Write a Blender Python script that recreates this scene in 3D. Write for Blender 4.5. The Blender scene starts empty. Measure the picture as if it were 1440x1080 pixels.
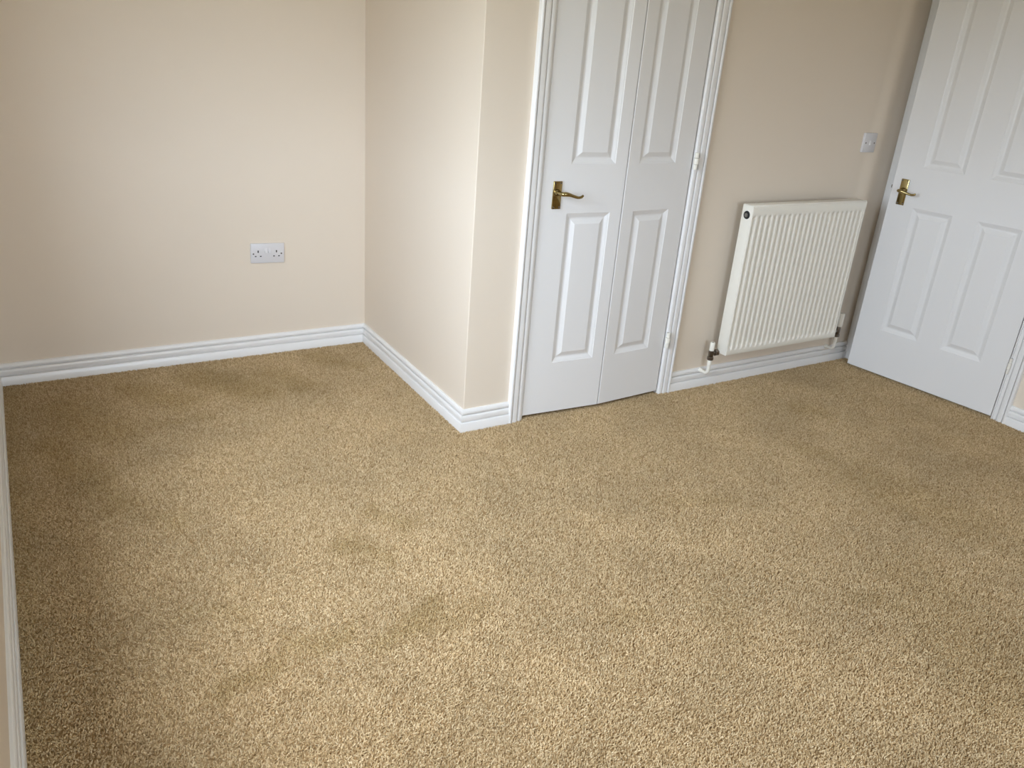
import bpy, bmesh, math, random
from mathutils import Vector, Matrix, Euler
random.seed(7)
S = bpy.context.scene
C = S.collection

# ------------------------------------------------------------------ camera
YAW, PITCH, ROLL, F = 0.5705, 0.4021, 0.0804, 1136.7277
fw = Vector((math.sin(YAW)*math.cos(PITCH), math.cos(YAW)*math.cos(PITCH), -math.sin(PITCH)))
rt = Vector((math.cos(YAW), -math.sin(YAW), 0)); up = rt.cross(fw)
r2 = math.cos(ROLL)*rt + math.sin(ROLL)*up
u2 = -math.sin(ROLL)*rt + math.cos(ROLL)*up
cd = bpy.data.cameras.new('camera'); cam = bpy.data.objects.new('camera', cd); C.objects.link(cam)
m = Matrix((r2, u2, -fw)).transposed().to_4x4(); m.translation = (-1.3735, -2.4716, 1.4096)
cam.matrix_world = m
cd.sensor_fit = 'HORIZONTAL'; cd.sensor_width = 36.0; cd.lens = F/1440*36.0; cd.clip_start = 0.02
S.camera = cam

# ------------------------------------------------------------------ light: overcast daylight through the window on the left
WY0, WY1, WZ0, WZ1 = -1.72, -0.22, 0.80, 2.0       # window opening in wall_left
WX0, WX1 = -1.45, 0.15                              # unseen opening in wall_rear, added for frontal fill, same heights
SKY, SKYCOL = 30.5, (0.71, 0.84, 1.0)
EXPOSURE = 0.0
w = bpy.data.worlds.new('sky'); S.world = w; w.use_nodes = True
bg = w.node_tree.nodes['Background']; bg.inputs[1].default_value = SKY
wt = w.node_tree; wc = wt.nodes.new('ShaderNodeTexCoord'); ws = wt.nodes.new('ShaderNodeSeparateXYZ'); wr = wt.nodes.new('ShaderNodeValToRGB')
wm = wt.nodes.new('ShaderNodeMapRange'); wm.inputs[1].default_value = -1; wm.inputs[2].default_value = 1     # height above the horizon -> 0..1
wr.color_ramp.elements[0].position = .485; wr.color_ramp.elements[0].color = (.085, .085, .06, 1)              # ground outside
wr.color_ramp.elements[1].position = .51; wr.color_ramp.elements[1].color = (*[c*.45 for c in SKYCOL], 1)      # overcast sky, brighter towards the zenith
ze = wr.color_ramp.elements.new(1.0); ze.color = (*SKYCOL, 1)
wt.links.new(wc.outputs['Generated'], ws.inputs[0]); wt.links.new(ws.outputs[2], wm.inputs[0]); wt.links.new(wm.outputs[0], wr.inputs[0]); wt.links.new(wr.outputs[0], bg.inputs[0])
def portal(sx, sy, loc, rot):
    l = bpy.data.lights.new('window_portal', 'AREA'); l.shape = 'RECTANGLE'; l.size = sx; l.size_y = sy; l.cycles.is_portal = True
    o = bpy.data.objects.new('window_portal', l); C.objects.link(o); o.location = loc; o.rotation_euler = rot
portal(WZ1-WZ0, WY1-WY0, (-1.70, (WY0+WY1)/2, (WZ0+WZ1)/2), (0, -math.pi/2, 0))
portal(WX1-WX0, WZ1-WZ0, ((WX0+WX1)/2, -4.77, (WZ0+WZ1)/2), (math.pi/2, 0, 0))
S.view_settings.view_transform = 'Standard'; S.view_settings.look = 'None'
S.view_settings.gamma = 1.0; S.view_settings.use_curve_mapping = False
S.view_settings.exposure = EXPOSURE

# ------------------------------------------------------------------ room numbers (metres)
D, XL, XR, XI = 1.058, -1.528, 2.285, 0.0124       # alcove depth, left wall, right wall, return wall at the back
YB, HC, FZ = -4.6, 2.25, -0.008                     # rear wall, ceiling, carpet backing (pile top = 0)
HS, TS = 0.0875, 0.018                              # skirting height, thickness

# ------------------------------------------------------------------ materials
def mat(name, col, rough=.5, metal=0.0, spec=.5, bump=None, var=0.0, coat=0.0):
    M = bpy.data.materials.new(name); M.use_nodes = True
    nt = M.node_tree; b = nt.nodes['Principled BSDF']
    b.inputs['Base Color'].default_value = (*col, 1); b.inputs['Roughness'].default_value = rough
    b.inputs['Metallic'].default_value = metal; b.inputs['Specular IOR Level'].default_value = spec
    b.inputs['Coat Weight'].default_value = coat
    tc = nt.nodes.new('ShaderNodeTexCoord')
    if var:
        n = nt.nodes.new('ShaderNodeTexNoise'); n.inputs['Scale'].default_value = 3.0; n.inputs['Detail'].default_value = 3
        r = nt.nodes.new('ShaderNodeMix'); r.data_type = 'RGBA'
        r.inputs[6].default_value = (*[c*(1-var) for c in col], 1); r.inputs[7].default_value = (*[min(1, c*(1+var)) for c in col], 1)
        nt.links.new(tc.outputs['Object'], n.inputs['Vector']); nt.links.new(n.outputs[0], r.inputs[0]); nt.links.new(r.outputs[2], b.inputs['Base Color'])
    if bump:
        n = nt.nodes.new('ShaderNodeTexNoise'); n.inputs['Scale'].default_value = bump[0]; n.inputs['Detail'].default_value = 3
        bp = nt.nodes.new('ShaderNodeBump'); bp.inputs['Strength'].default_value = bump[1]; bp.inputs['Distance'].default_value = .002
        nt.links.new(tc.outputs['Object'], n.inputs['Vector']); nt.links.new(n.outputs[0], bp.inputs['Height']); nt.links.new(bp.outputs[0], b.inputs['Normal'])
    return M
WALL = (0.81, 0.70, 0.575)
M_wall = mat('magnolia_emulsion', WALL, .55, spec=.35, bump=(240, .06), var=.015)
M_ceil = mat('white_ceiling_paint', (.86, .86, .84), .9)
M_gloss = mat('white_gloss_paint', (.87, .845, .82), .28, bump=(60, .02))
M_door = mat('white_door_paint', (.83, .805, .785), .34, bump=(160, .05))
M_plast = mat('white_plastic', (.72, .69, .69), .3)
M_rad = mat('radiator_enamel', (.90, .855, .76), .25)
M_brass = mat('polished_brass', (.37, .285, .125), .13, 1.0)
M_chrome = mat('tarnished_brass_valve', (.22, .19, .16), .35, 1.0)
M_dark = mat('dark_recess', (.015, .014, .013), .6)
M_screw = mat('screw_metal', (.16, .14, .12), .4, .8)
M_grey = mat('grey_plug', (.22, .21, .19), .4, .5)
M_back = mat('carpet_backing', (.36, .24, .115), .95)
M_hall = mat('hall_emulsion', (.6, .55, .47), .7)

# ------------------------------------------------------------------ mesh helpers
def link(name, verts, faces, M, parent=None, smooth=False, kind=None):
    me = bpy.data.meshes.new(name); me.from_pydata([tuple(v) for v in verts], [], faces); me.update()
    bm = bmesh.new(); bm.from_mesh(me); bmesh.ops.recalc_face_normals(bm, faces=bm.faces); bm.to_mesh(me); bm.free()
    o = bpy.data.objects.new(name, me); C.objects.link(o)
    if M: me.materials.append(M)
    if smooth:
        for p in me.polygons: p.use_smooth = True
        sharp_edges(me)
    if parent: o.parent = parent
    if kind: o['kind'] = kind
    return o
def sharp_edges(me, ang=math.radians(38)):
    bm = bmesh.new(); bm.from_mesh(me)
    for e in bm.edges:
        if len(e.link_faces) == 2 and e.calc_face_angle(0) > ang: e.smooth = False
    bm.to_mesh(me); bm.free()
class MB:
    def __init__(s): s.v, s.f = [], []
    def add(s, v, f):
        n = len(s.v); s.v += [tuple(p) for p in v]; s.f += [tuple(i+n for i in q) for q in f]; return s
    def box(s, a, b, ch=0.0):
        bm = bmesh.new(); bmesh.ops.create_cube(bm, size=1)
        for q in bm.verts:
            q.co = Vector([(a[i]+b[i])/2 + q.co[i]*(b[i]-a[i]) for i in range(3)])
        if ch: bmesh.ops.bevel(bm, geom=bm.edges[:], offset=ch, segments=2, affect='EDGES', profile=.5)
        bm.verts.index_update(); s.add([q.co[:] for q in bm.verts], [[q.index for q in f.verts] for f in bm.faces]); bm.free(); return s
    def prism(s, poly, z0, z1, top=None):
        n = len(poly); top = top or poly
        v = [(x, y, z0) for x, y in poly] + [(x, y, z1) for x, y in top]
        f = [tuple(range(n))[::-1], tuple(range(n, 2*n))] + [(i, (i+1) % n, n+(i+1) % n, n+i) for i in range(n)]
        return s.add(v, f)
    def tube(s, pts, rad, n=14, flat=None):
        """round tube along pts; rad: number or list"""
        P = [Vector(p) for p in pts]; R = rad if isinstance(rad, (list, tuple)) else [rad]*len(P)
        ref = None; v = []
        for i, p in enumerate(P):
            t = (P[min(i+1, len(P)-1)]-P[max(i-1, 0)]).normalized()
            if ref is None:
                ref = Vector((0, 0, 1)) if abs(t.z) < .9 else Vector((1, 0, 0))
            a = (ref - t*ref.dot(t)).normalized(); b = t.cross(a); ref = a
            fl = flat[i] if flat else 1.0
            for k in range(n):
                an = 2*math.pi*k/n; v.append(p + (a*math.cos(an)*fl + b*math.sin(an))*R[i])
        f = [tuple(range(n))[::-1], tuple(range((len(P)-1)*n, len(P)*n))]
        for i in range(len(P)-1):
            for k in range(n): f.append((i*n+k, i*n+(k+1) % n, (i+1)*n+(k+1) % n, (i+1)*n+k))
        return s.add(v, f)
    def make(s, name, M, parent=None, smooth=False, kind=None): return link(name, s.v, s.f, M, parent, smooth, kind)
def empty(name, loc=(0, 0, 0), rz=0.0, kind=None, label=None, cat=None):
    o = bpy.data.objects.new(name, None); C.objects.link(o); o.location = loc; o.rotation_euler = (0, 0, rz); o.empty_display_size = .05
    return tag(o, label, cat, kind)
def tag(o, label=None, cat=None, kind=None):
    if label: o['label'] = label
    if cat: o['category'] = cat
    if kind: o['kind'] = kind
    return o
def catmull(pts, sub=6):
    P = [Vector(p) for p in pts]; out = []
    for i in range(len(P)-1):
        p0, p1, p2, p3 = P[max(i-1, 0)], P[i], P[i+1], P[min(i+2, len(P)-1)]
        for k in range(sub):
            t = k/sub
            out.append(.5*((2*p1)+(-p0+p2)*t+(2*p0-5*p1+4*p2-p3)*t*t+(-p0+3*p1-3*p2+p3)*t**3))
    return out+[P[-1]]

# ------------------------------------------------------------------ room shell
MB().box((XL-.2, YB-.2, FZ-.1), (3.6, D+.2, FZ)).make('floor', M_back, kind='structure')
MB().box((XL-.2, YB-.2, HC), (3.6, D+.2, HC+.1)).make('ceiling', M_ceil, kind='structure')
MB().box((XL-.15, D, FZ), (3.6, D+.15, HC)).make('wall_back', M_wall, kind='structure')
b = MB()
b.box((XL-.15, YB-.15, FZ), (WX0, YB, HC)); b.box((WX1, YB-.15, FZ), (3.6, YB, HC)); b.box((WX0, YB-.15, FZ), (WX1, YB, WZ0)); b.box((WX0, YB-.15, WZ1), (WX1, YB, HC))
b.make('wall_rear', M_wall, kind='structure')
b = MB()                                               # left wall round the window opening
b.box((XL-.15, YB, FZ), (XL, WY0, HC)); b.box((XL-.15, WY1, FZ), (XL, D, HC))
b.box((XL-.15, WY0, FZ), (XL, WY1, WZ0)); b.box((XL-.15, WY0, WZ1), (XL, WY1, HC))
b.make('wall_left', M_wall, kind='structure')
MB().prism([(0, .0025), (.0008, .0008), (.0025, 0), (.1, .1), (.1, D), (XI, D)], FZ, HC).make('wall_return', M_wall, kind='structure')
CA, CB, HD = 0.262, 0.984, 1.872                       # closet opening
def bulge(x0):                                         # the buried cable run that swells the plaster above the light switch
    out = []; f = lambda t: t*t*(3-2*t)
    for k in range(27):
        q = -.025+.20*k/26; up_ = min(1, (q+.025)/.085); dn = max(0, min(1, (q-.062)/.113))
        out.append((x0+q, -.0095*f(up_)*(1-f(dn)) if 0 < k < 26 else 0.0))
    return out
b = MB()
b.prism([(.0025, 0), (CA, 0), (CA, .1), (.1, .1)], FZ, HC)
b.prism([(CB, 0)]+bulge(2.050)+[(XR+.1, 0), (XR+.1, .1), (CB, .1)], FZ, HC, [(CB, 0)]+bulge(2.098)+[(XR+.1, 0), (XR+.1, .1), (CB, .1)])
b.box((CA, 0, HD), (CB, .1, HC))
b.make('wall_closet', M_wall, kind='structure')
DY0, DY1 = -.8090, -.086                                # door opening in the right wall
b = MB()
b.box((XR, YB, FZ), (XR+.1, DY0, HC)); b.box((XR, DY1, FZ), (XR+.1, 0, HC)); b.box((XR, DY0, HD+.01), (XR+.1, DY1, HC))
b.make('wall_right', M_wall, kind='structure')
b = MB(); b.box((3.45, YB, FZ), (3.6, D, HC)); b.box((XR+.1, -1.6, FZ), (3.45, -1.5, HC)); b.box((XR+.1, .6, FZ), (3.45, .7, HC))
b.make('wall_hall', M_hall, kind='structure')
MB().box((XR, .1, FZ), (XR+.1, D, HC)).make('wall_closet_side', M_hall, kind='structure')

# ------------------------------------------------------------------ skirting boards (ogee profile: depth from wall, height)
h = HS
PROF = [(0, FZ), (TS, FZ), (TS, .372*h), (TS-.0016, .398*h), (TS-.0050, .408*h), (TS-.0105, .412*h), (TS-.0105, .448*h), (TS-.0050, .458*h),
        (TS-.0040, .50*h), (TS-.0040, .62*h), (TS-.0050, .69*h), (TS-.0078, .722*h), (TS-.0140, .728*h), (TS-.0140, .762*h), (TS-.0080, .772*h),
        (TS-.0066, .80*h), (TS-.0066, .87*h), (TS-.0085, .95*h), (TS-.0120, h), (0, h)]
def skirting(name, A, B, ea, eb):
    """wall line A->B with the room on its right-hand side; ea/eb: +1 inner corner, -1 outer corner, 0 square end"""
    A, B = Vector((*A, 0)), Vector((*B, 0)); d = (B-A).normalized(); n = Vector((d.y, -d.x, 0)); k = len(PROF); v = []
    for q, s, e in ((A, 1, ea), (B, -1, eb)):
        for dep, z in PROF: v.append(q + d*(s*e*dep) + n*dep + Vector((0, 0, z)))
    f = [tuple(range(k)), tuple(range(k, 2*k))[::-1]] + [(i, (i+1) % k, k+(i+1) % k, k+i) for i in range(k)]
    o = link(name, v, f, M_gloss, smooth=True, kind='structure'); return o
CW = .062                                              # architrave width
skirting('baseboard_left', (XL, YB), (XL, D), 1, 1)
skirting('baseboard_back', (XL, D), (XI, D), 1, 1)
skirting('baseboard_return', (XI, D), (0, 0), 1, -1)
skirting('baseboard_closet', (0, 0), (CA-CW+.003, 0), -1, 0)
skirting('baseboard_radiator', (CB+CW-.003, 0), (XR-.017, 0), 0, 0)
skirting('baseboard_right', (XR, DY0-CW+.003), (XR, YB), 0, 1)
skirting('baseboard_rear', (XR, YB), (XL, YB), 1, 1)

# ------------------------------------------------------------------ architraves: profile across width (t from inner edge outwards, depth)
APROF = [(0, 0), (0, .0085), (.0015, .0115), (.005, .0135), (.012, .0145), (.0182, .0138), (.0192, .0120), (.0194, .0065), (.0222, .0065), (.0225, .0145),
         (.0245, .0160), (.030, .0168), (.040, .0172), (.0450, .0165), (.0462, .0140), (.0464, .0075), (.0492, .0075), (.0495, .0180), (.0525, .0205), (.057, .0210), (.0605, .0195), (CW, .017), (CW, 0)]
FLAT = [(0, 0), (0, .0135), (.002, .0155), (.030, .0165), (.056, .0165), (.0595, .0155), (CW, .013), (CW, 0)]
def upright(name, M, to_world, z1, parent, wide=CW, prof=None):
    prof = prof or APROF; k = len(prof); v = []
    sc = wide/CW
    for z, mit in ((FZ, 0), (z1, 1)):
        for t, dep in prof: v.append(to_world(t*sc, dep, z + mit*t*sc))
    f = [tuple(range(k)), tuple(range(k, 2*k))[::-1]] + [(i, (i+1) % k, k+(i+1) % k, k+i) for i in range(k)]
    return link(name, v, f, M, parent, smooth=True)
def head(name, M, to_world, w, z1, parent, tl=CW, tr=CW):
    k = len(APROF); v = []
    for s in (0, 1):
        for t, dep in APROF:
            a = -t*tl/CW if s == 0 else w + t*tr/CW
            v.append(to_world(a, dep, z1+t))
    f = [tuple(range(k)), tuple(range(k, 2*k))[::-1]] + [(i, (i+1) % k, k+(i+1) % k, k+i) for i in range(k)]
    return link(name, v, f, M, parent, smooth=True)
t1 = empty('trim_1', ((CA+CB)/2, 0, FZ), kind='structure'); ox, oz = (CA+CB)/2, FZ
W1 = lambda x, y, z: (x-ox, y, z-oz)
upright('architrave', M_gloss, lambda t, d, z: W1(CA-t, -d, z), HD-.008, t1)
upright('architrave', M_gloss, lambda t, d, z: W1(CB+t, -d, z), HD-.008, t1)
head('architrave', M_gloss, lambda a, d, z: W1(CA+a, -d, z), CB-CA, HD-.008, t1)
for x0, x1 in ((CA-.012, CA+.006), (CB-.002, CB+.012)):
    MB().box(W1(x0, -.006, FZ), W1(x1, .105, HD)).make('door_lining', M_gloss, t1)
MB().box(W1(CA, -.006, HD-.012), W1(CB, .105, HD+.005)).make('door_lining', M_gloss, t1)
t2 = empty('trim_2', (XR, (DY0+DY1)/2, FZ), kind='structure'); oy = (DY0+DY1)/2
W2 = lambda x, y, z: (x-XR, y-oy, z-oz)
upright('architrave', M_gloss, lambda t, d, z: W2(XR-d, DY1+.022+t, z), HD, t2, .0625, FLAT)
upright('architrave', M_gloss, lambda t, d, z: W2(XR-d, DY0-t, z), HD, t2)
head('architrave', M_gloss, lambda a, d, z: W2(XR-d, DY0+a, z), DY1-DY0+.022, HD, t2, CW, .0625)
MB().box(W2(XR-.010, DY1, FZ), W2(XR+.105, DY1+.03, HD+.01)).make('door_lining', M_gloss, t2)
MB().box(W2(XR-.0195, DY0-.004, FZ), W2(XR-.005, DY0, HD+.01)).make('door_lining', M_gloss, t2)
MB().box(W2(XR-.010, DY0-.02, FZ), W2(XR+.105, DY0, HD+.01)).make('door_lining', M_gloss, t2)
MB().box(W2(XR-.010, DY0, HD), W2(XR+.105, DY1, HD+.02)).make('door_lining', M_gloss, t2)
for y0, y1 in ((DY1-.012, DY1), ):
    MB().box(W2(XR+.03, y0, FZ), W2(XR+.06, y1, HD)).make('door_stop', M_gloss, t2)

# ------------------------------------------------------------------ moulded doors
PL0, PL1, PU0, PU1 = .231, .829, 1.010, 1.745          # panel heights
LOOPS = [(0, 0), (.0025, .0022), (.006, .0032), (.0165, .0086), (.0205, .0092), (.0245, .0084), (.039, .0016), (.0405, .0006), (.0425, .0004)]
def leaf(name, parent, width, z0, z1, us, thick=.035, loc=(0, 0, 0), rz=0.0, ch=.002):
    """leaf in its own frame: x along the face, -y towards the room; every moulded panel is a child"""
    vs = [(PL0, PL1), (PU0, PU1)]
    ub = sorted([ch, width-ch]+[a for u in us for a in u]); vb = sorted([z0+ch, z1-ch]+[a for q in vs for a in q])
    b = MB(); idx = {}
    def vid(i, j):
        if (i, j) not in idx: idx[(i, j)] = len(b.v); b.v.append((ub[i], 0, vb[j]))
        return idx[(i, j)]
    hole = lambda u, v: any(a[0] < u < a[1] for a in us) and any(q[0] < v < q[1] for q in vs)
    for i in range(len(ub)-1):
        for j in range(len(vb)-1):
            if not hole((ub[i]+ub[i+1])/2, (vb[j]+vb[j+1])/2):
                b.f.append((vid(i, j), vid(i+1, j), vid(i+1, j+1), vid(i, j+1)))
    rim = [(ub[i], vb[0]) for i in range(len(ub))] + [(ub[-1], vb[j]) for j in range(1, len(vb))] + \
          [(ub[i], vb[-1]) for i in range(len(ub)-2, -1, -1)] + [(ub[0], vb[j]) for j in range(len(vb)-2, 0, -1)]
    def out(u, v):
        return (0 if u == ub[0] else width if u == ub[-1] else u, z0 if v == vb[0] else z1 if v == vb[-1] else v)
    n = len(rim); o0 = len(b.v)
    for u, v in rim: b.v.append((u, 0, v))
    for u, v in rim: q = out(u, v); b.v.append((q[0], ch, q[1]))
    for u, v in rim: q = out(u, v); b.v.append((q[0], thick, q[1]))
    for r in (0, 1):
        for k in range(n): b.f.append((o0+r*n+k, o0+r*n+(k+1) % n, o0+(r+1)*n+(k+1) % n, o0+(r+1)*n+k))
    b.f.append(tuple(o0+2*n+k for k in range(n)))
    lf = b.make(name, M_door, parent); lf.location = loc; lf.rotation_euler = (0, 0, rz)
    bm = bmesh.new(); bm.from_mesh(lf.data); bmesh.ops.remove_doubles(bm, verts=bm.verts, dist=1e-6); bmesh.ops.recalc_face_normals(bm, faces=bm.faces); bm.to_mesh(lf.data); bm.free()
    for u0, u1 in us:
        for v0, v1 in vs:
            p = MB()
            for off, dep in LOOPS:
                p.v += [(u0+off, dep, v0+off), (u1-off, dep, v0+off), (u1-off, dep, v1-off), (u0+off, dep, v1-off)]
            L = len(LOOPS)
            for r in range(L-1):
                for k in range(4): p.f.append((r*4+k, r*4+(k+1) % 4, (r+1)*4+(k+1) % 4, (r+1)*4+k))
            p.f.append(tuple((L-1)*4+k for k in range(4)))
            p.make('moulded_panel', M_door, lf)
    return lf
def handle(parent, loc, rz, u0, u1, z0, z1, su, sz, lever, radii):
    """brass lever handle in the frame of a leaf (x along face, -y to the room)"""
    hd = empty('lever_handle', loc, rz); hd.parent = parent
    b = MB(); b.box((u0, -.006, z0), (u1, .0, z1), .0018)
    b.make('back_plate', M_brass, hd, smooth=True)
    for u in (u0+.0058, u1-.0058):
        for z in (z0+.007, z1-.007):
            MB().tube([(u, -.0045, z), (u, -.0066, z), (u, -.0070, z)], [.0031, .0031, .0022], 10).make('screw', M_screw, hd, smooth=True)
    MB().tube([(su, -.005, sz), (su, -.010, sz), (su, -.013, sz), (su, -.018, sz)], [.0125, .0122, .0105, .0085], 20).make('rose', M_brass, hd, smooth=True)
    P = catmull(lever, 6); n = len(P)
    R = []
    for i in range(n):
        t = i/(n-1)*(len(radii)-1); k = min(int(t), len(radii)-2); R.append(radii[k]+(radii[k+1]-radii[k])*(t-k))
    MB().tube(P, R, 14).make('lever', M_brass, hd, smooth=True)
    return hd
def hinge(parent, x, y, z0, z1, r, wing, name='hinge'):
    hg = empty(name, (x, y, z0)); hg.parent = parent; L = z1-z0
    for k, (a, c) in enumerate(((0, .30), (.315, .685), (.70, 1.0))):
        rr = r*(1.32 if k == 1 else 1)
        MB().tube([(0, 0, a*L), (0, 0, a*L+.001), (0, 0, c*L-.001), (0, 0, c*L)], [rr*.85, rr, rr, rr*.85], 12).make('knuckle', M_rad, hg, smooth=True)
    MB().box(wing[0], (wing[1][0], wing[1][1], L)).make('hinge_leaf', M_gloss, hg)
    return hg
LV = [.0078, .0078, .0075, .0085, .0080, .0062, .0055, .0050, .0050, .0042]

# --- closet bifold door
d1 = empty('door_1', (.27, 0, 0), kind='structure')
d1['label'] = 'white two-leaf folding closet door with brass lever handle'
Pa, Pb, Pc = Vector((.2705, -.004)), Vector((.6335, -.0265)), Vector((.9775, -.006))
da, db = Pb-Pa, Pc-Pb
lw = da.length-.002; rw = db.length-.003
ra, rb = math.atan2(da.y, da.x), math.atan2(db.y, db.x)
leaf('door_leaf', d1, lw, .012, HD-.022, [(.115, .308)], loc=(Pa.x-.27, Pa.y, 0), rz=ra)
pbo = Pb + db.normalized()*.002
leaf('door_leaf', d1, rw, .012, HD-.022, [(.056, .248)], loc=(pbo.x-.27, pbo.y, 0), rz=rb)
handle(d1, (Pa.x-.27, Pa.y, 0), ra, .0455, .0815, .848, .949, .062, .909,
       [(.062, -.012, .909), (.062, -.030, .909), (.063, -.044, .909), (.074, -.050, .910), (.090, -.050, .9075), (.108, -.049, .902), (.128, -.048, .897), (.142, -.047, .8985), (.150, -.046, .904)], LV)
for z0, z1 in ((.985, 1.051), (.224, .292)):
    hinge(d1, Pc.x+.003-.27, -.0245, z0, z1, .0082, ((-.003, .003, 0), (.014, .012, 0)))

# --- bedroom door, standing slightly ajar
H2, L2 = Vector((2.263, -.806)), Vector((2.180, -.095))
d2 = empty('door_2', (H2.x, H2.y, 0), kind='structure')
d2['label'] = 'white four-panel bedroom door standing ajar beside the radiator'
dd = H2-L2; r2z = math.atan2(dd.y, dd.x)
ll = (L2.x-H2.x, L2.y-H2.y, 0)
leaf('door_leaf', d2, dd.length, .010, HD-.01, [(.124, .309), (.4205, .605)], loc=ll, rz=r2z)
handle(d2, ll, r2z, .041, .078, .832, .950, .0595, .899,
       [(.0595, -.012, .899), (.0590, -.032, .899), (.0600, -.047, .8995), (.071, -.053, .900), (.086, -.052, .898), (.103, -.050, .894), (.121, -.048, .891), (.134, -.046, .893), (.141, -.045, .898)], LV)
lb = MB().box((-.009, .010, .899), (.004, .024, .914), .002).make('latch_bolt', M_screw, d2, smooth=True); lb.location = ll; lb.rotation_euler = (0, 0, r2z)
hinge(d2, .000, -.008, .219, .292, .0056, ((-.003, -.004, 0), (.010, .004, 0)))
hinge(d2, .000, -.008, 1.55, 1.625, .0056, ((-.003, -.004, 0), (.010, .004, 0)))

# ------------------------------------------------------------------ window in the left wall (daylight)
MG = bpy.data.materials.new('window_glass'); MG.use_nodes = True; nt = MG.node_tree; nt.nodes.clear()
o_ = nt.nodes.new('ShaderNodeOutputMaterial'); mx = nt.nodes.new('ShaderNodeMixShader'); tr = nt.nodes.new('ShaderNodeBsdfTransparent'); gl = nt.nodes.new('ShaderNodeBsdfGlossy')
gl.inputs['Roughness'].default_value = 0.02; mx.inputs[0].default_value = .06
nt.links.new(tr.outputs[0], mx.inputs[1]); nt.links.new(gl.outputs[0], mx.inputs[2]); nt.links.new(mx.outputs[0], o_.inputs[0])
def window(name, loc, rz, wl):
    wn = empty(name, loc, rz, kind='structure'); wh = WZ1-WZ0; fr = MB()
    fr.box((-.035, -wl/2, 0), (.035, wl/2, .06)); fr.box((-.035, -wl/2, wh-.06), (.035, wl/2, wh))
    fr.box((-.035, -wl/2, .06), (.035, -wl/2+.06, wh-.06)); fr.box((-.035, wl/2-.06, .06), (.035, wl/2, wh-.06)); fr.box((-.035, -.03, .06), (.035, .03, wh-.06))
    fr.make('window_frame', M_gloss, wn)
    for y0, y1 in ((-wl/2+.06, -.03), (.03, wl/2-.06)): MB().box((-.004, y0, .06), (.004, y1, wh-.06)).make('pane', MG, wn)
    MB().box((.035, -wl/2-.04, -.022), (.125, wl/2+.04, 0), .004).make('window_sill', M_gloss, wn)
window('window_1', (XL-.09, (WY0+WY1)/2, WZ0), 0, WY1-WY0)
window('window_fill', ((WX0+WX1)/2, YB-.09, WZ0), math.pi/2, WX1-WX0)  # rear window out of view, added as fill light

# ------------------------------------------------------------------ radiator
RX0, RX1, RZ0, RZ1, RF, RB = 1.264, 2.006, .176, .845, -.110, -.050
rad = empty('panel_radiator', ((RX0+RX1)/2, -.08, RZ0), label='white ribbed panel radiator on the wall between closet and bedroom door', cat='radiator')
ro = Vector(rad.location)
def RW(x, y, z): return (x-ro.x, y-ro.y, z-ro.z)
NR, P0, PITCH_R = 23, 1.298, .03137
xs = [RX0+.003]
for k in range(NR):
    c = P0+k*PITCH_R
    for q in (-.5, -.36, -.31, -.25, -.19, -.14, 0, .14, .19, .25, .31, .36): xs.append(c+q*PITCH_R)
xs.append(P0+(NR-.5)*PITCH_R); xs.append(RX1-.003)
def sm(t): t = max(0, min(1, t)); return t*t*(3-2*t)
def ridge(x):
    q = (x-P0)/PITCH_R
    if q < -.5 or q > NR-.5: return 0.0
    a = abs(q-round(q))
    return sm((.36-a)/.22)
def sm(t): t = max(0, min(1, t)); return t*t*(3-2*t)
zs = [RZ0+.002, RZ0+.010, .199, .203, .207, .212, .218, .226, .5, .780, .788, .794, .799, .803, .807, .812, RZ1-.010, RZ1-.004]
def env(z): return sm((z-.200)/.022)*sm((.808-z)/.022)
b = MB(); nx = len(xs); nz = len(zs)
for z in zs:
    for x in xs:
        dep = RF + .0135*env(z)*(1-ridge(x)) if RX0+.01 < x < RX1-.01 else RF
        if z > RZ1-.006: dep += .004
        if z < RZ0+.004: dep += .003
        b.v.append(RW(x, dep, z))
for j in range(nz-1):
    for i in range(nx-1): b.f.append((j*nx+i, j*nx+i+1, (j+1)*nx+i+1, (j+1)*nx+i))
k0 = len(b.v)
for z in (zs[0], zs[-1]):
    for x in (xs[0], xs[-1]): b.v.append(RW(x, RF+.016, z))
b.f.append((k0, k0+1, k0+3, k0+2))
b.f.append(tuple([k0]+list(range(0, nx))+[k0+1])); b.f.append(tuple([k0+2]+list(range((nz-1)*nx, nz*nx))+[k0+3]))
b.f.append(tuple([k0]+[j*nx for j in range(nz)]+[k0+2])); b.f.append(tuple([k0+1]+[j*nx+nx-1 for j in range(nz)]+[k0+3]))
b.make('front_panel', M_rad, rad, smooth=True)
b = MB(); b.box(RW(RX0+.002, RF+.0065, RZ1-.004), RW(RX1-.002, RB, RZ1+.0015), .002); b.box(RW(RX0+.002, RF+.004, RZ1-.006), RW(RX1-.002, RF+.012, RZ1+.004), .002)
b.make('top_cover', M_rad, rad, smooth=True)
for sx in (RX0, RX1-.0035):
    b = MB(); b.box(RW(sx, RF+.004, RZ0+.001), RW(sx+.0035, RB, RZ1-.001), .0012)
    b.box(RW(sx-.001 if sx < 1.5 else sx, RF+.001, RZ0+.001), RW(sx+.005, RF+.010, RZ1-.002), .0022)
    b.make('side_panel', M_rad, rad, smooth=True)
b = MB()
for k in range(23):
    c = P0+k*PITCH_R; b.box(RW(c-.010, RF+.016, RZ0+.04), RW(c+.010, RB+.006, RZ1-.03))
b.make('convector_fins', M_rad, rad)['kind'] = 'stuff'
MB().box(RW(RX0+.003, RF+.0165, RZ0+.001), RW(RX1-.003, RB, RZ0+.006)).make('bottom_plate', M_rad, rad)
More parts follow.
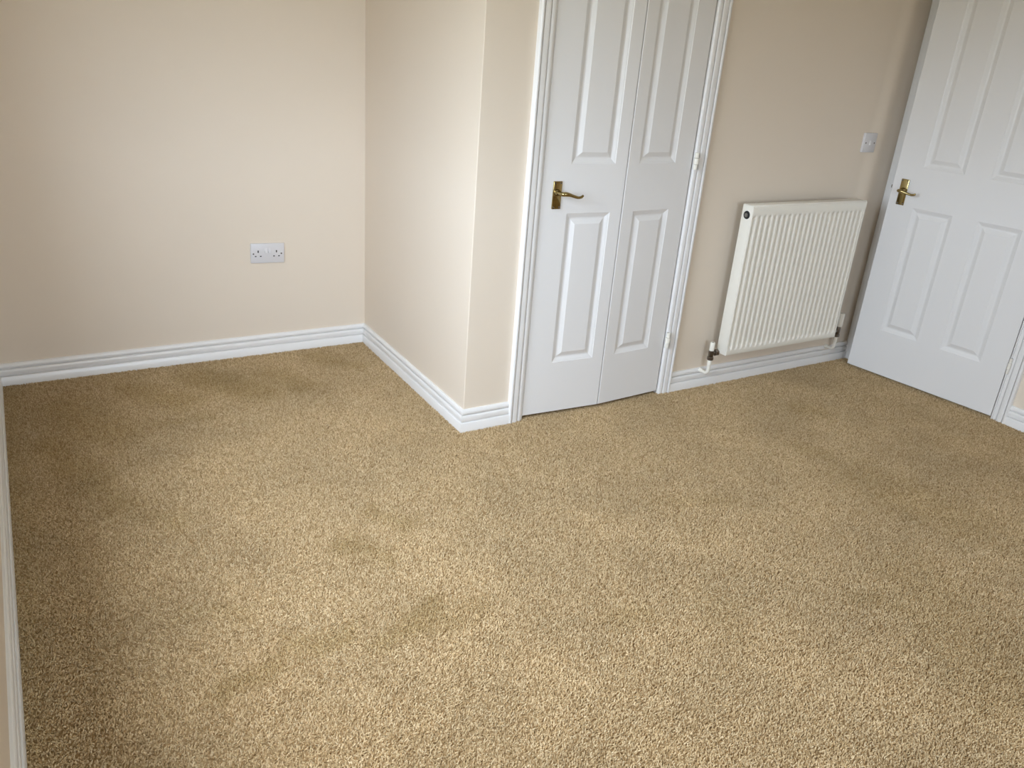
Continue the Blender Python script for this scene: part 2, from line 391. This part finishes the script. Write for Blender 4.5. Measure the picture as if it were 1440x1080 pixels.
for x in (RX0+.12, RX1-.12):
    MB().box(RW(x-.012, RB-.002, RZ0+.05), RW(x+.012, 0.0, RZ1-.06)).make('bracket', M_rad, rad)
# vent plug seen in the top of the left side
pz, py = RZ1-.041, -.079
b = MB(); b.tube([RW(RX0+.002, py, pz), RW(RX0-.0016, py, pz), RW(RX0-.0022, py, pz)], [.0175, .0170, .0150], 20)
pg = b.make('vent_plug', M_dark, rad, smooth=True)
MB().tube([RW(RX0-.001, py, pz), RW(RX0-.006, py, pz), RW(RX0-.0065, py, pz)], [.0095, .0090, .0075], 6).make('plug_head', M_grey, pg)
def valve(x, side, zc, cap0, cap1, capr, name):
    """side -1: valve left of the radiator"""
    edge = RX0 if side < 0 else RX1; y = -.057
    vb = MB(); T = lambda a, r, n=16: vb.tube([RW(*p) for p in a], r, n)
    T([(x, y, zc-.016), (x, y, zc-.013), (x, y, zc+.013), (x, y, cap0)], [.0100, .0120, .0120, .0100])
    T([(x, y, zc), (x-side*.020, y, zc), (edge+side*-.004, y, zc)], [.0085, .0085, .0080])
    v_ = vb.make(name, M_chrome, rad, smooth=True)
    n_ = MB(); n_.tube([RW(edge+side*.018, y, zc), RW(edge+side*.016, y, zc), RW(edge+side*.003, y, zc), RW(edge-side*.001, y, zc)], [.0135, .0165, .0165, .0135], 6)
    n_.make('union_nut', M_chrome, v_)
    n_ = MB(); n_.tube([RW(x, y, zc-.033), RW(x, y, zc-.031), RW(x, y, zc-.018), RW(x, y, zc-.016)], [.0115, .0145, .0145, .0115], 6)
    n_.make('compression_nut', M_chrome, v_)
    n_ = MB(); n_.tube([RW(x, y, zc-.060), RW(x, y, zc-.058), RW(x, y, zc-.034), RW(x, y, zc-.032)], [.0088, .0098, .0098, .0088], 14); n_.make('pipe_sleeve', M_rad, v_, smooth=True)
    n_ = MB(); n_.tube([RW(x, y, cap0), RW(x, y, cap0+.002), RW(x, y, cap1-.003), RW(x, y, cap1)], [capr*.95, capr, capr*.96, capr*.82], 18)
    cp = n_.make('valve_cap', M_rad, v_, smooth=True)
    sl = MB(); sl.box(RW(x-.0045, y-.0015, cap1-.001), RW(x+.0045, y+.0015, cap1+.0006)); sl.make('cap_slot', M_dark, v_)
    pp = MB(); pp.tube([RW(*p) for p in catmull([(x, y, zc-.030), (x, y, zc-.080), (x, y+.003, zc-.092), (x, y+.012, zc-.099), (x, y+.024, zc-.100), (x, -.008, zc-.100)], 5)], .0078, 14)
    pp.make('pipe_tail', M_rad, rad, smooth=True)
    fl = MB(); fl.tube([RW(x, -.008, zc-.100), RW(x, -.020, zc-.100), RW(x, -.021, zc-.100)], [.0115, .0110, .0095], 18); fl.make('pipe_collar', M_rad, rad, smooth=True)
valve(1.2255, -1, .1775, .189, .2295, .0112, 'lockshield_valve')
valve(2.092, 1, .185, .209, .277, .0180, 'control_valve')

# ------------------------------------------------------------------ double socket
so = empty('double_socket', (-.443, D, .4655), label='white double plug socket on the alcove back wall', cat='socket')
so.rotation_euler = (0, math.radians(1.8), 0)
MB().box((-.0735, -.009, -.0435), (.0735, 0, .0435), .0022).make('face_plate', M_plast, so, smooth=True)
for x in (-.0078, .0085):
    b = MB(); b.prism([(x-.0062, -.0085), (x+.0062, -.0085), (x+.0062, -.0150), (x-.0062, -.0150)], .003, .0225, [(x-.0062, -.0085), (x+.0062, -.0085), (x+.0062, -.0098), (x-.0062, -.0098)])
    b.v = [(p[0], p[1], p[2]) for p in b.v]; b.make('rocker_switch', M_plast, so)
for c in (-.0415, .0385):
    b = MB(); b.box((c-.0026, -.0094, .0030), (c+.0026, -.0085, .0130)); b.make('pin_slot', M_dark, so)
    for q in (-.011, .011):
        b = MB(); b.box((c+q-.0036, -.0094, -.0150), (c+q+.0036, -.0085, -.0108)); b.make('pin_slot', M_dark, so)
for x in (-.0620, .0600):
    MB().tube([(x, -.0085, -.002), (x, -.0096, -.002), (x, -.0099, -.002)], [.0036, .0036, .0026], 12).make('screw', M_screw, so, smooth=True)

# ------------------------------------------------------------------ light switch above the radiator
sw = empty('wall_switch', (2.0565, -.0035, 1.0925), label='small white square switch plate on the wall above the radiator', cat='switch')
MB().box((-.043, -.0095, -.043), (.043, .0035, .043), .002).make('face_plate', M_plast, sw, smooth=True)
MB().prism([(-.005, -.009), (.005, -.009), (.005, -.0135), (-.005, -.0135)], -.010, .010, [(-.005, -.009), (.005, -.009), (.005, -.0105), (-.005, -.0105)]).make('rocker_switch', M_gloss, sw)
for x in (-.0300, .0300):
    MB().tube([(x, -.009, -.001), (x, -.0101, -.001), (x, -.0104, -.001)], [.0036, .0036, .0026], 12).make('screw', M_screw, sw, smooth=True)

# ------------------------------------------------------------------ carpet: backing sheet + twisted tufts grown by geometry nodes
MC = bpy.data.materials.new('carpet_yarn'); MC.use_nodes = True; nt = MC.node_tree; bs = nt.nodes['Principled BSDF']
bs.inputs['Roughness'].default_value = .95; bs.inputs['Specular IOR Level'].default_value = .1
oi = nt.nodes.new('ShaderNodeObjectInfo'); rp = nt.nodes.new('ShaderNodeValToRGB'); rp.color_ramp.elements[0].color = (.385, .25, .118, 1); rp.color_ramp.elements[1].color = (.77, .60, .375, 1)
e = rp.color_ramp.elements.new(.5); e.color = (.595, .43, .235, 1)
ge = nt.nodes.new('ShaderNodeNewGeometry'); no = nt.nodes.new('ShaderNodeTexNoise'); no.inputs['Scale'].default_value = 2.6; no.inputs['Detail'].default_value = 5; no.inputs['Roughness'].default_value = .6
mr = nt.nodes.new('ShaderNodeMapRange'); mr.inputs[1].default_value = .35; mr.inputs[2].default_value = .62; mr.inputs[3].default_value = .88; mr.inputs[4].default_value = 1.04
mm = nt.nodes.new('ShaderNodeMix'); mm.data_type = 'RGBA'; mm.blend_type = 'MULTIPLY'; mm.inputs[0].default_value = 1.0
L = nt.links.new
L(oi.outputs['Random'], rp.inputs[0]); L(ge.outputs['Position'], no.inputs['Vector']); L(no.outputs[0], mr.inputs[0]); L(rp.outputs[0], mm.inputs[6]); L(mr.outputs[0], mm.inputs[7]); 
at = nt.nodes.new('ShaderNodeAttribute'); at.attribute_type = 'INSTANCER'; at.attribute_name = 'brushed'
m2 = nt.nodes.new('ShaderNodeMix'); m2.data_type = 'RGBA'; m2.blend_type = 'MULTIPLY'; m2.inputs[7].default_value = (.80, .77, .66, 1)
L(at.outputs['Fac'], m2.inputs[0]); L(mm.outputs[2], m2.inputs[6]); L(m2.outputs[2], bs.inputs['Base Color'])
DENS = 70000
g = .004
b = MB()
ctop = FZ+.0015
def sheet(x0, y0, x1, y1, x1b=None, step=.03):
    nx, ny = max(1, round((x1-x0)/step)), max(1, round((y1-y0)/step)); x1b = x1 if x1b is None else x1b
    v = [(x0+(x1+(x1b-x1)*j/ny-x0)*i/nx, y0+(y1-y0)*j/ny, ctop) for j in range(ny+1) for i in range(nx+1)]
    b.add(v, [(j*(nx+1)+i, j*(nx+1)+i+1, (j+1)*(nx+1)+i+1, (j+1)*(nx+1)+i) for j in range(ny) for i in range(nx)])
sheet(XL+.012, YB+.012, XR-.012, -.012)
sheet(XL+.012, -.012, -.012, D-.012, XI-.014)
sheet(CA+.004, -.012, CB, .10)
sheet(XR-.012, DY0, XR+.1, DY1)
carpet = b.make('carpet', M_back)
# pile crushed and leant by feet, vacuum strokes; its shade also painted in colour (x0, y0, x1, y1, half width, strength)
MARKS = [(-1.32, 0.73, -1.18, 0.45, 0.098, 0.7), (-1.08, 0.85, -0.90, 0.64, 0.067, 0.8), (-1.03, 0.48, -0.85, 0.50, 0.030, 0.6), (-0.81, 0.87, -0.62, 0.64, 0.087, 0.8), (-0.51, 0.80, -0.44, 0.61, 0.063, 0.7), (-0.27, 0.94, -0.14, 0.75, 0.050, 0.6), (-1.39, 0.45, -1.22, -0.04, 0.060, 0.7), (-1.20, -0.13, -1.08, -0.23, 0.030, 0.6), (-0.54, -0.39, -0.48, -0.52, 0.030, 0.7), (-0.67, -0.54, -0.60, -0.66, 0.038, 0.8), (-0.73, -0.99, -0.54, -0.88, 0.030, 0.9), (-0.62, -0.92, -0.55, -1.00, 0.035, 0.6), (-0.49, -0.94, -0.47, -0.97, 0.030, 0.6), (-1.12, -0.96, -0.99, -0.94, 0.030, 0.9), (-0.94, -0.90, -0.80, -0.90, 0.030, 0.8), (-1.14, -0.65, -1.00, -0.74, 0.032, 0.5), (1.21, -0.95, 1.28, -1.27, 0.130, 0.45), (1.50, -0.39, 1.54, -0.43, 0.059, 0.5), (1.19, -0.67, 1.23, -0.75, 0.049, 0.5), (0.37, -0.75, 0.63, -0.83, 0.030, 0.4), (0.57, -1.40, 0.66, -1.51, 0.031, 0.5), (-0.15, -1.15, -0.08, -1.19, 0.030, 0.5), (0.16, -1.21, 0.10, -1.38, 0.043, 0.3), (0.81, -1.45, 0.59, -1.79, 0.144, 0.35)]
from mathutils import noise
wear_shade = carpet.data.attributes.new('brushed', 'FLOAT', 'POINT')
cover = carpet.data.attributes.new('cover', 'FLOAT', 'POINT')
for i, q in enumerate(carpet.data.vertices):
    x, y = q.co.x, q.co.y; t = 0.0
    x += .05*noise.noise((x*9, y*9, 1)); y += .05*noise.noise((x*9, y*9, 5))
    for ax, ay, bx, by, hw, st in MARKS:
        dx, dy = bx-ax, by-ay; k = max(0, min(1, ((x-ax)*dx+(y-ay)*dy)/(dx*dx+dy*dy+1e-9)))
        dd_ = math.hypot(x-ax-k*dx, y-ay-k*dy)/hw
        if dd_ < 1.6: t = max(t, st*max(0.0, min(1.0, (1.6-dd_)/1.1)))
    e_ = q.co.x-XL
    if e_ < .085: t = max(t, .5*min(1, (.085-e_)/.03))  # dim strip beside the left wall: edge shade painted into the pile
    wear_shade.data[i].value = t
    cover.data[i].value = 1.0 if q.co.y > -2.4 else .25      # thinner where nobody looks closely
for p in carpet.data.polygons:
    if p.normal.z < 0: p.flip()
tag(carpet, 'beige twist-pile fitted carpet covering the whole floor', 'carpet', 'stuff')
ng = bpy.data.node_groups.new('carpet_pile', 'GeometryNodeTree')
ng.interface.new_socket('Geometry', in_out='INPUT', socket_type='NodeSocketGeometry'); ng.interface.new_socket('Geometry', in_out='OUTPUT', socket_type='NodeSocketGeometry')
N = lambda t: ng.nodes.new(t); K = ng.links.new
gi, go = N('NodeGroupInput'), N('NodeGroupOutput')
dp = N('GeometryNodeDistributePointsOnFaces'); dp.distribute_method = 'RANDOM'; dp.inputs['Density'].default_value = DENS
nc = N('GeometryNodeInputNamedAttribute'); nc.data_type = 'FLOAT'; nc.inputs['Name'].default_value = 'cover'
mc_ = N('ShaderNodeMath'); mc_.operation = 'MULTIPLY'; mc_.inputs[1].default_value = DENS; K(nc.outputs['Attribute'], mc_.inputs[0]); K(mc_.outputs[0], dp.inputs['Density'])
co = N('GeometryNodeMeshCone'); co.inputs['Vertices'].default_value = 5; co.inputs['Radius Top'].default_value = .0008; co.inputs['Radius Bottom'].default_value = .0020; co.inputs['Depth'].default_value = .0072
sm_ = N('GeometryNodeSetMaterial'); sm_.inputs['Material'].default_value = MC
ip = N('GeometryNodeInstanceOnPoints'); jn = N('GeometryNodeJoinGeometry')
pos = N('GeometryNodeInputPosition'); nz1 = N('ShaderNodeTexNoise'); nz1.inputs['Scale'].default_value = 3.2; nz1.inputs['Detail'].default_value = 4
sub = N('ShaderNodeVectorMath'); sub.operation = 'SUBTRACT'; sub.inputs[1].default_value = (.5, .5, .5)
scl = N('ShaderNodeVectorMath'); scl.operation = 'MULTIPLY'; scl.inputs[1].default_value = (3.0, 3.0, 0)
rv = N('FunctionNodeRandomValue'); rv.data_type = 'FLOAT_VECTOR'; rv.inputs[0].default_value = (-.65, -.65, 0); rv.inputs[1].default_value = (.65, .65, 6.28)
ad = N('ShaderNodeVectorMath'); ad.operation = 'ADD'
rs = N('FunctionNodeRandomValue'); rs.data_type = 'FLOAT_VECTOR'; rs.inputs[0].default_value = (.75, .75, .7); rs.inputs[1].default_value = (1.3, 1.3, 1.15)
K(gi.outputs[0], dp.inputs['Mesh']); K(co.outputs['Mesh'], sm_.inputs['Geometry']); K(sm_.outputs[0], ip.inputs['Instance']); K(dp.outputs['Points'], ip.inputs['Points'])
K(pos.outputs[0], nz1.inputs['Vector']); K(nz1.outputs['Color'], sub.inputs[0]); K(sub.outputs[0], scl.inputs[0]); K(scl.outputs[0], ad.inputs[0]); K(rv.outputs[0], ad.inputs[1])
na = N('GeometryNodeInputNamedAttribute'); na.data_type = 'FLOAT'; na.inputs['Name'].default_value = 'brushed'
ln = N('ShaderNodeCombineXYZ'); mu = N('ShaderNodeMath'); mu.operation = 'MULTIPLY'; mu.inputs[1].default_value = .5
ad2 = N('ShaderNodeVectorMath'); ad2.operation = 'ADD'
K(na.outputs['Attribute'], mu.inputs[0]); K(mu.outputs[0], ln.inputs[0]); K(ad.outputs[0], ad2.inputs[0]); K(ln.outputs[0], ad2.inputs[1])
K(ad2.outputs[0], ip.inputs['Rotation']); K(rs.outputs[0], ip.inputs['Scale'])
K(ip.outputs[0], jn.inputs[0]); K(gi.outputs[0], jn.inputs[0]); K(jn.outputs[0], go.inputs[0])
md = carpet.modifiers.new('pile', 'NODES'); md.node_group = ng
